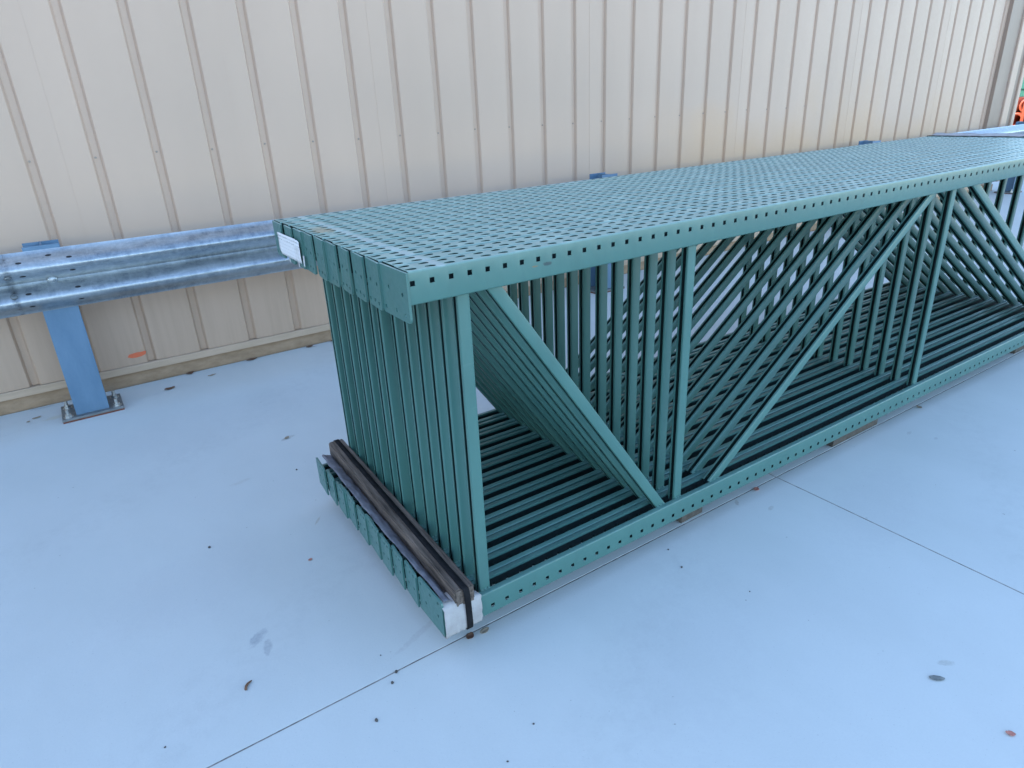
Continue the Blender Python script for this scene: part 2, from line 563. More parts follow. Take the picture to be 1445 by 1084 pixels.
# backing behind the sheets (keeps the sun out), then the corner trim
link('wall_core', box_mesh('wall_core', XL, 10.83, 0.036, 0.25, 0.083, HT + 0.13, M_CORNER), wall)
link('corner_trim', box_mesh('corner_trim', XC, XC + 0.33, -0.05, 0.034, PZ, HT + 0.1, M_CORNER, 0.006), wall)
link('trim_strip', box_mesh('trim_strip', XC + 0.332, XC + 0.50, -0.075, 0.034, PZ, HT + 0.1, M_WALL, 0.01), wall)
link('trim_strip', box_mesh('trim_strip', XC + 0.502, XC + 0.68, -0.035, 0.034, PZ, HT + 0.1, M_CORNER, 0.006), wall)
link('trim_strip', box_mesh('trim_strip', XC + 0.682, 10.84, -0.06, 0.034, PZ, HT + 0.1, M_WALL, 0.01), wall)
link('wall_extension', box_mesh('wall_extension', -32, XL - 0.001, 0, 0.25, 0, HT + 0.13, M_WALL), wall)
# screw row at z = 1.2 in every groove
bm = bmesh.new()
bmesh.ops.create_cone(bm, cap_ends=True, segments=6, radius1=0.0065, radius2=0.005, depth=0.006)
sc_me = mesh_of('screw', bm, M_SCREW)
for k in range(-5, 35):
    x = R0 + k * PITCH
    if x > 10: break
    link('screw', sc_me, wall, (x + random.uniform(-.006, .006), 0.0175, 1.203 - ZG + random.uniform(-.006, .006)), (pi / 2, 0, 0))
# orange paint mark low on one pan
bm = bmesh.new()
pts = [(-0.500, 0.058), (-0.482, 0.049), (-0.455, 0.046), (-0.425, 0.049), (-0.402, 0.057), (-0.396, 0.072), (-0.400, 0.079),
       (-0.418, 0.076), (-0.445, 0.078), (-0.470, 0.075), (-0.490, 0.073), (-0.496, 0.065)]
poly_holes(bm, pts, [], lambda a, b: (a, -0.0062, b - ZG))
link('paint_mark', solidify(mesh_of('paint_mark', bm, M_ORANGE_MARK), 0.0008), wall)
wall.children[-1]['label'] = 'small orange spray paint mark'

# side wall turning the corner, so that the building is closed
rw = empty('side_wall', (10.84, WY, ZG), 'beige side wall running back from the far building corner', 'wall')
link('wall_core', box_mesh('side_core', -0.2, -0.01, 0.252, 9, 0, HT + 0.13, M_CORNER), rw)

# ------------------------------------------------------------------ guardrail
gr = empty('guardrail', (0, 2.70, ZG), 'galvanised W profile guardrail on blue grey posts along the beige wall', 'guardrail')
prof = []
for i in range(45):
    z = 0.311 * i / 44
    h = sin(pi * z / 0.1555) ** 2                          # two humps, flat at the edges and at the centre
    prof.append((-0.083 * h ** 0.80, z))


def beam_mesh(name, x0, x1, off):
    bm = bmesh.new()
    n = max(2, int((x1 - x0) / 0.25))
    rows = []
    for i in range(n + 1):
        x = x0 + (x1 - x0) * i / n
        rows.append([bm.verts.new((x, y + off + 0.0015 * noise.noise((x * 2.1, z * 8, 3)), z)) for y, z in prof])
    for a, b in zip(rows[:-1], rows[1:]):
        for i in range(len(prof) - 1):
            bm.faces.new((a[i], b[i], b[i + 1], a[i + 1]))
    me = solidify(mesh_of(name, bm, M_GALV), 0.003, -1)
    return smooth_by_angle(me, 50)


BZ = 0.488 - ZG                         # bottom of the rail above the ground
PX = [-0.745 + 3.81 * k for k in range(-1, 5)]
beams = [(-4.9, -0.925, 0.0595), (-1.10, 2.88, 0.0635), (2.72, 6.69, 0.0595), (6.53, 10.5, 0.0635)]
for x0, x1, off in beams:
    link('rail_beam', beam_mesh('rail_beam', x0, x1, off), gr, (0, 0, BZ))
ib = bmesh.new()
fl, dp, tw, tf = 0.160, 0.155, 0.007, 0.009
bm_box(ib, -fl / 2, fl / 2, 0, tf, 0, 0.925)
bm_box(ib, -fl / 2, fl / 2, dp - tf, dp, 0, 0.925)
bm_box(ib, -tw / 2, tw / 2, tf, dp - tf, 0, 0.925)
ipost = mesh_of('rail_post', ib, M_POST)
plate_me = box_mesh('post_plate', -0.15, 0.15, -0.035, 0.20, 0.008, 0.021, M_PLATE, 0.002, 1)
shim_me = box_mesh('plate_shim', -0.149, 0.149, -0.034, 0.198, 0.0, 0.0085, M_RUST)
bm = bmesh.new()
bmesh.ops.create_cone(bm, cap_ends=True, segments=6, radius1=0.017, radius2=0.017, depth=0.016, matrix=Matrix.Translation((0, 0, 0.008)))
bmesh.ops.create_cone(bm, cap_ends=True, segments=14, radius1=0.024, radius2=0.024, depth=0.003, matrix=Matrix.Translation((0, 0, 0.0)))
bmesh.ops.create_cone(bm, cap_ends=True, segments=10, radius1=0.0085, radius2=0.0085, depth=0.034, matrix=Matrix.Translation((0, 0, 0.024)))
bolt_me = mesh_of('anchor_bolt', bm, M_BOLT)
bm = bmesh.new()
bmesh.ops.create_uvsphere(bm, u_segments=14, v_segments=8, radius=1, matrix=Matrix.Diagonal((0.024, 0.010, 0.018, 1)))
rb_me = mesh_of('rail_bolt', bm, M_GALV)
for k, x in enumerate(PX):
    p = link('rail_post', ipost, gr, (x, 0.0655, 0.021))
    link('base_plate', plate_me, p, (0, -0.001, -0.021))
    link('plate_shim', shim_me, p, (0, -0.001, -0.021))
    for bx in (-0.118, 0.118):
        for by in (0.0, 0.145):
            link('anchor_bolt', bolt_me, p, (bx, by, 0.0015), (0, 0, random.random()))
    link('rail_bolt', rb_me, gr, (x + 0.005, 0.0555, BZ + 0.1555), smooth=True)
# dark discs painted as the shade in empty splice slots round each joint, and the stained end of the lapped beam
bm = bmesh.new()
bmesh.ops.create_cone(bm, cap_ends=True, segments=14, radius1=1, radius2=1, depth=1,
                      matrix=Matrix.Diagonal((0.0135, 0.0072, 0.0012, 1)))
slot_me = mesh_of('splice_slot', bm, M_DARK)
bm = bmesh.new()
bmesh.ops.create_uvsphere(bm, u_segments=12, v_segments=6, radius=1, matrix=Matrix.Diagonal((0.017, 0.017, 0.007, 1)))
bm_box(bm, -0.004, 0.004, -0.004, 0.004, 0, 0.010)
sb_me = mesh_of('splice_bolt', bm, M_PLATE)


def on_profile(z, off):
    for (y0, z0), (y1, z1) in zip(prof[:-1], prof[1:]):
        if z0 <= z <= z1 and z1 > z0:
            t = (z - z0) / (z1 - z0)
            return y0 + t * (y1 - y0) + off, -math.atan2(y1 - y0, z1 - z0)
    return off, 0


for j in (-0.745, 3.065, 6.875):
    for dx in (-0.11, 0.105):
        for z in (0.047, 0.110, 0.199, 0.266):
            y, a = on_profile(z, 0.0635)
            link('splice_slot', slot_me, gr, (j + dx, y, BZ + z), (pi / 2 + a, 0, 0))
    for dx in (-0.172,):
        for z in (0.110, 0.199):
            y, a = on_profile(z, 0.0595)
            link('splice_bolt', sb_me, gr, (j + dx, y - 0.002, BZ + z), (pi / 2 + a, 0, 0))
    y, a = on_profile(0.283, 0.0635)
    link('splice_slot', slot_me, gr, (j + 0.02, y, BZ + 0.283), (pi / 2 + a, 0, 0))

# ------------------------------------------------------------------ rack frames
P = 0.0508                              # hole pitch
X0 = -0.0080                            # near end of the posts
NU = 88
L = NU * P
W, DP = 0.0762, 0.081
TOPZ, BOTZ = 1.038, -0.029
hw = W / 2


def teardrop(cx, cy, s):
    pts = []
    for i in range(7):                                       # round head towards +x
        a = -pi / 2 + pi * i / 6
        pts.append((cx + 0.0045 + 0.0088 * cos(a), cy + 0.0088 * sin(a)))
    for i in range(4):                                       # narrow tail towards -x, leaning to the post centre
        a = pi / 2 + pi * i / 3
        pts.append((cx - 0.0105 + 0.0050 * cos(a), cy - s * 0.0016 + 0.0050 * sin(a)))
    return pts


def post_mesh():
    bm = bmesh.new()
    r = 0.005
    fl_ = hw - r
    HX = 0.0080
    lip = 0.0185
    corner = [(hw - r + r * sin(a), -r + r * cos(a)) for a in (0, pi / 6, pi / 3, pi / 2)]
    zb = -DP + r
    bcorner = [(hw - r + r * cos(a), zb - r * sin(a)) for a in (0, pi / 6, pi / 3, pi / 2)]
    for i in range(NU):
        x0, x1 = i * P, (i + 1) * P
        xm = x0 + HX
        for s in (-1, 1):
            # half of the web with its teardrop
            outer = [(x0, 0), (x1, 0), (x1, s * fl_), (x0, s * fl_)]
            poly_holes(bm, outer, [teardrop(xm + 0.0092, s * 0.0190, s)], lambda a, b: (a, b, 0))
            # side with its square hole
            q = 0.0063
            sq = [(xm - q, -0.029 - q), (xm + q, -0.029 - q), (xm + q, -0.029 + q), (xm - q, -0.029 + q)]
            poly_holes(bm, [(x0, -r), (x1, -r), (x1, zb), (x0, zb)], [sq], lambda a, b: (a, s * hw, b))
            for c in (corner, bcorner):
                for (ya, za), (yb, zb_) in zip(c[:-1], c[1:]):
                    bm.faces.new([bm.verts.new(v) for v in ((x0, s * ya, za), (x1, s * ya, za), (x1, s * yb, zb_), (x0, s * yb, zb_))])
            ya, yb = s * (hw - r), s * (hw - lip)
            bm.faces.new([bm.verts.new(v) for v in ((x0, ya, -DP), (x1, ya, -DP), (x1, yb, -DP), (x0, yb, -DP))])
            bm.faces.new([bm.verts.new(v) for v in ((x0, yb, -DP), (x1, yb, -DP), (x1, yb, -DP + 0.009), (x0, yb, -DP + 0.009))])
    bmesh.ops.remove_doubles(bm, verts=bm.verts, dist=1e-5)
    bmesh.ops.recalc_face_normals(bm, faces=bm.faces)
    # make sure the web normal points outwards (+z)
    f = max(bm.faces, key=lambda f: f.calc_center_median().z)
    if f.normal.z < 0:
        bmesh.ops.reverse_faces(bm, faces=bm.faces)
    me = bpy.data.meshes.new('post')
    bm.to_mesh(me)
    bm.free()
    me.materials.append(M_GREEN)
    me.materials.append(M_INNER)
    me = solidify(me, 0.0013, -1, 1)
    return smooth_by_angle(me, 35)


POST = post_mesh()
LIPZ = (BOTZ + DP + 0.001, TOPZ - DP - 0.001)


def strut_mesh(name, p0, p1, w=0.036, y0=-0.0185, y1=0.0125):
    """C channel from p0 to p1 in the frame's x-z plane, its open side towards -x"""
    d = Vector((p1[0] - p0[0], 0, p1[1] - p0[1]))
    ln = d.length
    d.normalize()
    n = Vector((-d.z, 0, d.x))
    if n.x > 0: n = -n
    r = 0.004
    h = w / 2
    lp = 0.0085

    def arc(cx, cy, a0, a1):
        return [(cx + r * cos(a0 + (a1 - a0) * i / 3), cy + r * sin(a0 + (a1 - a0) * i / 3)) for i in range(4)]
    pr = [(h, y0 + lp)] + arc(h - r, y0 + r, 0, -pi / 2) + arc(-h + r, y0 + r, -pi / 2, -pi) + \
        arc(-h + r, y1 - r, pi, pi / 2) + arc(h - r, y1 - r, pi / 2, 0) + [(h, y1 - lp)]
    bm = bmesh.new()
    o = Vector((p0[0], 0, p0[1]))
    rows = []
    for k in range(2):
        rows.append([bm.verts.new(o + d * (ln * k) + n * a + Vector((0, b, 0))) for a, b in pr])
    for i in range(len(pr) - 1):
        bm.faces.new((rows[0][i], rows[0][i + 1], rows[1][i + 1], rows[1][i]))
    bmesh.ops.recalc_face_normals(bm, faces=bm.faces)
    web = [f for f in bm.faces if abs(f.normal.dot(n)) > 0.98 and f.calc_area() > 0.5 * (y1 - y0 - 0.01) * ln]
    if web and web[0].normal.dot(n) > 0:
        bmesh.ops.reverse_faces(bm, faces=bm.faces)
    me = bpy.data.meshes.new(name)
    bm.to_mesh(me)
    bm.free()
    me.materials.append(M_GREEN)
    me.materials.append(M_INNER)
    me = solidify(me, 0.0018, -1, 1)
    bm = bmesh.new()
    bm.from_mesh(me)
    for z in (LIPZ[0], LIPZ[1]):                              # weld beads where the channel meets the lips
        tt_ = (z - p0[1]) / (p1[1] - p0[1])
        xx = p0[0] + tt_ * (p1[0] - p0[0])
        lw = w / 2 / max(0.45, abs(d.z))
        for yy in (y0 - 0.001, y1 + 0.001):
            for q in range(3):
                mt = Matrix.Translation((xx + (q - 1) * lw * 0.62, yy, z + random.uniform(-.001, .001))) @ Matrix.Diagonal((lw * 0.36, 0.004, 0.0042, 1))
                bmesh.ops.create_icosphere(bm, subdivisions=1, radius=1, matrix=mt)
    bm.to_mesh(me)
    bm.free()
    return smooth_by_angle(me, 35)


ZB, ZT = 0.040, 0.966                    # struts run a little way into both posts
S_Z = [strut_mesh('strut', (x, ZB), (x, ZT)) for x in (0.141, 0.953, 2.572, 4.36)]


def extend(a, b, za, zb):
    t0 = (za - a[1]) / (b[1] - a[1]); t1 = (zb - a[1]) / (b[1] - a[1])
    return ((a[0] + t0 * (b[0] - a[0]), za), (a[0] + t1 * (b[0] - a[0]), zb))


S_D = [strut_mesh('brace', *extend(a, b, ZB, ZT)) for a, b in
       (((0.864, 0.058), (0.233, 0.953)), ((1.149, 0.055), (2.385, 0.947)), ((4.27, 0.058), (2.763, 0.953)))]

def plate_pts(y0, y1, z0, z1, down):
    """base plate outline with clipped free corners; down = which end carries the clipped corners"""
    c = 0.010
    if down:
        return [(y0, z1), (y1, z1), (y1, z0 + c), (y1 - c * 0.3, z0 + c * 0.3), (y1 - c, z0), (y0 + c, z0), (y0 + c * 0.3, z0 + c * 0.3), (y0, z0 + c)]
    return [(y0, z0), (y1, z0), (y1, z1 - c), (y1 - c * 0.3, z1 - c * 0.3), (y1 - c, z1), (y0 + c, z1), (y0 + c * 0.3, z1 - c * 0.3), (y0, z1 - c)]


YS = [0.0, 0.0785, 0.160, 0.241, 0.3245, 0.409, 0.491, 0.5765, 0.657, 0.7405, 0.823, 0.9075, 0.994]
PLT = {0: (-0.001, 0.150), 2: (0.155, 0.248), 3: (0.253, 0.343), 4: (0.348, 0.436), 5: (0.441, 0.545), 7: (0.551, 0.647), 8: (0.652, 0.751),
       10: (0.757, 0.852), 11: (0.857, 0.949), 12: (0.955, 1.072)}
PXO = {0: 0.0, 2: -0.002, 3: -0.003, 4: -0.004, 5: -0.004, 7: 0.001, 8: 0.000, 10: 0.003, 11: 0.001, 12: -0.002}
ordn = ['nearest', 'second', 'third', 'fourth', 'fifth', 'sixth', 'seventh', 'eighth', 'ninth', 'tenth', 'eleventh', 'twelfth', 'thirteenth']
for k, y in enumerate(YS):
    near_x = PXO.get(k, 0.003)
    if k == 0:
        lab = 'green steel rack frame at the front of the stack, its square holed rails in view'
    elif k == 12:
        lab = 'green steel rack frame at the back of the stack, on the side facing the wall'
    else:
        lab = 'green perforated rack frame standing %s from the front face of the tight stack' % ordn[k]
    fr = empty('rack_frame', (near_x, y + hw, BOTZ), lab, 'rack frame', 'green pallet rack frames stacked on edge')
    if k: fr.rotation_euler = (random.uniform(-0.0012, 0.0012), 0, random.uniform(-0.0005, 0.0005))   # handling leaves them a little out of line
    oz = -BOTZ
    link('post', POST, fr, (X0, 0, TOPZ + oz))
    link('post', POST, fr, (X0, 0, BOTZ + oz), (pi, 0, 0))
    jx = random.uniform(-0.005, 0.005) if k else 0
    for i, me in enumerate(S_Z):
        dx = -0.004 if (k == 6 and i < 2) else 0
        link('strut', me, fr, (jx + dx - near_x, 0, oz))
    for i, me in enumerate(S_D):
        link('brace', me, fr, (jx - near_x, 0, oz))
    # base plates on the near ends
    if k in PLT:
        a, b = PLT[k]
    else:
        a, b = y + 0.002, y + 0.074
    ya, yb = a - (y + hw), b - (y + hw)
    xe_ = X0 - 0.0008
    top_off = random.uniform(-0.003, 0.003) if k else 0
    for top in (True, False):
        if top:
            z1 = TOPZ + oz - 0.003 + min(0, top_off); z0 = z1 - 0.121
            if k == 12: z0 += 0.004
            cz = lambda f: z1 - f * 0.121
        else:
            z0 = 0.0 - (0.006 if k % 3 == 1 else 0); z1 = z0 + 0.121
            cz = lambda f: z0 + f * 0.121
        wd = yb - ya
        hl = []
        for fy, fz in ((0.30, 0.42), (0.80, 0.46), (0.12, 0.86), (0.52, 0.84), (0.84, 0.87)):
            if wd < 0.08 and fy in (0.12, 0.84): continue
            hl.append(circle(yb - fy * wd if k == 0 else ya + wd * (1 - fy * 0.95), cz(fz), 0.0056, 8))
        me = prism_mesh('base_plate', plate_pts(ya, yb, z0, z1, top), hl, lambda a_, b_: (0, a_, b_), 0.006, M_GREEN)
        o = link('base_plate', me, fr, (xe_ if k in PLT else xe_ - 0.0005, 0, 0))
        if k in PLT:                                           # knocked a little out of true by handling
            o.rotation_euler = (random.uniform(-0.012, 0.012) if k else 0, 0, -random.uniform(0.05, 0.085) if k else 0.0)

# ------------------------------------------------------------------ timber, liner, wrap and strap at the near end
LZ = BOTZ + DP                                             # top of the bottom posts = 0.052


def rough_beam(name, x0, x1, y0, y1, z0, z1, m, amp=0.002, along='y', seg=28, bev=0.004):
    bm = bmesh.new()
    bm_box(bm, x0, x1, y0, y1, z0, z1)
    bmesh.ops.bevel(bm, geom=list(bm.edges), offset=bev, segments=2, affect='EDGES')
    ax = 1 if along == 'y' else 0
    lo, hi = (y0, y1) if ax else (x0, x1)
    for i in range(1, seg):
        c = lo + (hi - lo) * i / seg
        co = (0, c, 0) if ax else (c, 0, 0)
        no = (0, 1, 0) if ax else (1, 0, 0)
        bmesh.ops.bisect_plane(bm, geom=list(bm.verts) + list(bm.edges) + list(bm.faces), plane_co=co, plane_no=no)
    for v in bm.verts:
        p = v.co * 9
        q = v.co * 40
        v.co += Vector((noise.noise(p) + 0.4 * noise.noise(q), 0.4 * noise.noise(p + Vector((7, 1, 2))), noise.noise(p + Vector((3, 9, 4))) + 0.4 * noise.noise(q + Vector((5, 5, 5))))) * amp
    return smooth_by_angle(mesh_of(name, bm, m), 30)


tim = link('timber', rough_beam('timber', -0.031, 0.031, -0.008, 1.115, 0, 0.059, M_WOOD), None, (0.0585, 0.0, LZ + 0.004))
tim.rotation_euler = (0, 0, -0.0275)
tag(tim, 'weathered grey timber lying across the bottom rails beside the base plates', 'timber')

# liner: thin crumpled film between the timber and the plate tops, one long strip
bm = bmesh.new()
ny, nx = 70, 7
rows = []
for j in range(ny + 1):
    y = 0.004 + 1.06 * j / ny
    xo = 0.0275 + 0.0275 * y
    row = []
    for i in range(nx + 1):
        t = i / nx
        x = (-0.003 + 0.004 * noise.noise((y * 14, 2, 0))) * (1 - t) + (xo - 0.004) * t
        z = 0.090 - 0.016 * t + 0.006 * sin(t * pi) + 0.0055 * noise.noise((y * 22, t * 3, 1)) + 0.003 * noise.noise((y * 60, t * 4, 5))
        if y > 0.45: x += max(0, (y - 0.45)) * 0.020 * (1 - t); 
        row.append(bm.verts.new((x, y, z)))
    rows.append(row)
for a, b in zip(rows[:-1], rows[1:]):
    for i in range(nx): bm.faces.new((a[i], a[i + 1], b[i + 1], b[i]))
ln = link('liner_strip', solidify(mesh_of('liner_strip', bm, M_LINER), 0.0008), smooth=True)
tag(ln, 'long crumpled pale film strip tucked between the timber and the base plates', 'packing film')

# paper wrap on the near corner, bulging over the rail face
bm = bmesh.new()
prof_p = [(0.050, 0.0775), (0.030, 0.0790), (0.012, 0.0785), (-0.0005, 0.0750), (-0.006, 0.066), (-0.0085, 0.050), (-0.0095, 0.034), (-0.0095, 0.018),
          (-0.009, 0.002), (-0.0085, -0.012), (-0.0065, -0.025), (-0.003, -0.0335), (0.012, -0.0335), (0.035, -0.033)]
nx = 34
rows = []
for i in range(nx + 1):
    t = i / nx
    x = -0.0135 + 0.1235 * t
    row = []
    for j, (yy, zz) in enumerate(prof_p):
        s = j / (len(prof_p) - 1)
        dz = -0.030 * max(0, t - 0.55) / 0.45 * max(0, 1 - s / 0.35) if s < 0.35 else 0
        am = 1.0
        if t < 0.10: am = 2.0
        yy2 = yy - 0.0032 * am * abs(noise.noise((x * 52, s * 8, 2))) + 0.0022 * noise.noise((x * 120, s * 24, 9))
        xx = x + 0.0045 * noise.noise((s * 11, 3, t * 2)) * (1 if t in (0, 1) else 0.2)
        row.append(bm.verts.new((xx, yy2, zz + dz)))
    rows.append(row)
for a, b in zip(rows[:-1], rows[1:]):
    for j in range(len(prof_p) - 1): bm.faces.new((a[j], b[j], b[j + 1], a[j + 1]))
pw = link('paper_wrap', solidify(mesh_of('paper_wrap', bm, M_PAPER), 0.001, 0), smooth=True)
tag(pw, 'crumpled white paper wrapped over the near bottom corner under the black strap', 'paper')

# strap: a band over the timber, down the front, under the rails and up behind
bm = bmesh.new()
zt_ = LZ + 0.0645
path = []
for i in range(25):
    y = 1.112 - (1.112 + 0.004) * i / 24
    path.append((0.0585 + 0.0275 * y + 0.004 * (y - 0.3), y, zt_ + 0.0007 * noise.noise((y * 9, 0, 0)) + 0.0005))
path += [(0.0605, -0.0095, zt_ - 0.002), (0.0610, -0.0130, zt_ - 0.010), (0.0620, -0.0138, 0.090), (0.0630, -0.0140, 0.070), (0.0635, -0.0140, 0.045),
         (0.0640, -0.0140, 0.015), (0.0645, -0.0138, -0.015), (0.0645, -0.0120, -0.029), (0.0650, -0.0070, -0.0365), (0.0650, 0.006, -0.0385)]
path += [(0.065 + 0.03 * t, 0.006 + 1.075 * t, -0.039) for t in (0.25, 0.5, 0.75, 1.0)]
path += [(0.095, 1.093, -0.03), (0.094, 1.118, 0.05), (0.0935, 1.124, 0.085), (0.093, 1.122, zt_ - 0.004)]
rows = [[bm.verts.new((x + s * 0.0098, y, z)) for s in (-1, 0, 1)] for x, y, z in path]
for a, b in zip(rows[:-1], rows[1:]):
    for i in range(2): bm.faces.new((a[i], a[i + 1], b[i + 1], b[i]))
stp = link('strap', solidify(mesh_of('strap', bm, M_STRAP), 0.0012, 0), smooth=True)
tag(stp, 'black banding strap running along the timber and down over the white paper', 'strap')

bm = bmesh.new()
path = [(-0.0025, 0.93)] + [(-0.0025, 1.030), (0.002, 1.0405)] + [(0.002 + 1.067 * q / 12, 1.0405 + 0.001 * (q % 2)) for q in range(1, 13)] + [(1.0735, 1.030), (1.0735, 0.90)]
rows = [[bm.verts.new((4.425 + 0.010 * y + s_ * 0.016, y, z)) for s_ in (-1, 1)] for y, z in path]
for a, b in zip(rows[:-1], rows[1:]): bm.faces.new((a[0], a[1], b[1], b[0]))
tag(link('strap', solidify(mesh_of('strap_far', bm, M_STRAP), 0.0025, 0), smooth=True), 'black banding strap crossing the far end of the perforated stack top', 'strap')
bm = bmesh.new()
rows = []
for i in range(40):
    y = 0.03 + 1.03 * i / 39
    rows.append([bm.verts.new((4.448 + 0.010 * y + 0.05 * q / 4, y, 1.0425 + 0.012 * q / 4 * (1 + 0.8 * noise.noise((y * 9, q * 0.6, 3))) + 0.004 * noise.noise((y * 25, q, 8)))) for q in range(5)])
for a, b in zip(rows[:-1], rows[1:]):
    for q in range(4): bm.faces.new((a[q], a[q + 1], b[q + 1], b[q]))
tag(link('film_flap', solidify(mesh_of('film_flap', bm, M_PAPER), 0.001, 0), smooth=True), 'pale crumpled film flap behind the strap at the far stack end', 'packing film')

# dunnage under the bottom rails
du_z = BOTZ - ZG
for i, (x0, x1, ya, yb, lab) in enumerate(((1.040, 1.160, 0.070, 1.02, 'single brown timber bearer under the front half of the bottom rail'),
                                          (2.014, 2.384, 0.066, 1.03, 'wide brown timber bearer under the bottom rail near the middle'),
                                          (3.86, 4.00, 0.07, 1.03, 'brown timber bearer under the far end of the frame stack'))):
    o = link('bearer', rough_beam('bearer', x0, x1, ya, yb, 0, du_z - 0.0005, M_WOOD2, 0.0015, 'y', 10, 0.003), None, (0, 0, ZG + 0.0003))
    tag(o, lab, 'bearer')
# stub bearer carrying the near corner
o = link('bearer', rough_beam('bearer', 0.085, 0.175, 0.30, 1.04, 0, du_z - 0.0005, M_WOOD2, 0.0015, 'y', 10, 0.003), None, (0, 0, ZG + 0.0003))
tag(o, 'dark timber bearer set back under the near end of the rails', 'bearer')

# ------------------------------------------------------------------ label on the top base plates, small tag
M_PRINT = mat('label_paper', (0.80, 0.80, 0.80), 0.5)
t = NT(M_PRINT)
gx = t.n('SeparateXYZ')
t.l(t.n('TexCoord').outputs['Object'], gx.inputs[0])
# faint smudged print rows: flat print, too small to read in the photo
rowm = t.math('GREATER_THAN', t.math('SINE', t.math('MULTIPLY', gx.outputs['Z'], 520.0)), 0.35)
ink = t.noise(t.pos((1, 260, 90), True), 1.0, 2, 0.5, 0.47, 0.56)
head = t.math('GREATER_THAN', gx.outputs['Z'], 0.015)
c = t.mix(t.math('MULTIPLY', t.math('MULTIPLY', rowm, ink), t.math('ADD', t.math('MULTIPLY', head, 0.6), 0.2)), (0.70, 0.70, 0.70), (0.08, 0.08, 0.10))
blot = t.math('MULTIPLY', t.math('LESS_THAN', gx.outputs['Y'], -0.055), t.math('LESS_THAN', gx.outputs['Z'], 0.012))
c = t.mix(t.math('MULTIPLY', blot, t.math('MULTIPLY', t.noise(t.pos((1, 40, 25), True), 1, 3), 0.45)), c, (0.36, 0.33, 0.30))
t.base(c)
bm = bmesh.new()
nx, nz = 16, 8
rows = []
for i in range(nx + 1):
    u = i / nx
    row = []
    for j in range(nz + 1):
        w_ = j / nz
        y = -0.116 + 0.232 * u
        z = -0.037 + 0.074 * w_
        rr = 0.012                                         # rounded far lower corner and near upper corner
        if u > 0.93 and w_ < 0.2: y -= 0.010 * (0.2 - w_) / 0.2 * (u - 0.93) / 0.07; z += 0.008 * (u - 0.93) / 0.07
        if u < 0.07 and w_ > 0.8: z -= 0.006 * (0.07 - u) / 0.07
        x = -0.0025 * abs(noise.noise((y * 28, z * 30, 1))) - 0.0015 * (1 + noise.noise((y * 60, z * 20, 4)))
        row.append(bm.verts.new((x, y + 0.002 * noise.noise((z * 50, 0, 1)), z + 0.002 * noise.noise((y * 40, 2, 1)))))
    rows.append(row)
for a, b in zip(rows[:-1], rows[1:]):
    for j in range(nz): bm.faces.new((a[j], a[j + 1], b[j + 1], b[j]))
lb = link('paper_label', solidify(mesh_of('paper_label', bm, M_PRINT), 0.0004), None, (-0.0205, 0.889, 0.969), smooth=True)
tag(lb, 'white printed paper label stuck across the far upper base plates', 'label')
tg = link('paper_tag', box_mesh('paper_tag', -0.0004, 0.0004, -0.006, 0.006, -0.017, 0.017, M_WHITE), None, (-0.0215, 0.7475, 0.945), (0.0, 0.05, 0.0))
tag(tg, 'tiny white paper tag below the corner of the printed label', 'tag')
for j, (yy, zz) in enumerate(((0.93, 0.921), (0.83, 0.921))):
    tt = link('tape_scrap', box_mesh('tape_scrap', -0.0004, 0.0004, -0.005, 0.005, -0.010, 0.010, M_WHITE), None, (-0.0150, yy, zz))
    tag(tt, ('left' if j == 0 else 'right') + ' white tape scrap hanging below the printed label', 'tape')


# ------------------------------------------------------------------ small litter on the concrete
def leaf(x, y, ln_, wd, ang, m, label, cat='leaf', curl=0.35, group=None, z=0.0):
    bm = bmesh.new()
    rows = []
    n = 8
    sd = random.random() * 50
    for i in range(n + 1):
        t_ = i / n
        h = wd * (sin(pi * (0.06 + 0.9 * t_)) ** 0.8) * (1 + 0.3 * noise.noise((t_ * 6, sd, 0)))
        cx = (t_ - 0.5) * ln_
        zc = 0.0012 + curl * wd * (2 * t_ - 1) ** 2
        rows.append([bm.verts.new((cx + 0.1 * wd * noise.noise((sd, t_ * 4, s)), s * h, zc + abs(s) * curl * h * (0.8 + 0.6 * noise.noise((t_ * 5, s, sd))))) for s in (-1, -0.5, 0, 0.5, 1)])
    for a, b in zip(rows[:-1], rows[1:]):
        for i in range(4): bm.faces.new((a[i], a[i + 1], b[i + 1], b[i]))
    o = link(cat.replace(' ', '_'), solidify(mesh_of(cat, bm, m), 0.0006, 1), None, (x, y, ZG + z), (0, 0, ang), smooth=True)
    tag(o, label, cat, group)
    return o


leaf(1.047, -0.854, 0.040, 0.009, -0.75, M_FEATHER, 'small dark grey feather lying on open concrete at the right', 'feather')
leaf(1.014, -1.045, 0.022, 0.008, -0.9, M_PINK, 'pink brown scrap on the concrete at the lower right', 'scrap')
leaf(1.458, 0.050, 0.028, 0.011, 0.5, M_PINK, 'reddish brown leaf by the saw cut near the joint crossing')
leaf(-0.185, 0.729, 0.015, 0.006, 0.3, M_PINK, 'tiny pink scrap on the concrete left of the timber end', 'scrap')
leaf(-0.336, 2.891, 0.060, 0.018, 0.2, M_LEAF, 'dark brown leaf on the concrete right of the post plate')
leaf(-0.082, 2.957, 0.050, 0.012, 0.2, M_LEAF2, 'pale tan leaf on the concrete in front of the wall curb')
leaf(-0.188, 3.085, 0.050, 0.022, 0.4, M_LEAF, 'crumpled reddish leaf against the curb below the orange mark')
leaf(0.197, 3.080, 0.075, 0.016, 0.15, M_LEAF, 'long dark leaf against the curb midway between post and stack')
leaf(0.588, 3.075, 0.055, 0.016, 0.3, M_LEAF, 'dark leaf against the curb beside a white scrap')
leaf(0.622, 3.065, 0.040, 0.014, 0.2, M_WHITE, 'white plastic scrap against the wall curb', 'scrap')
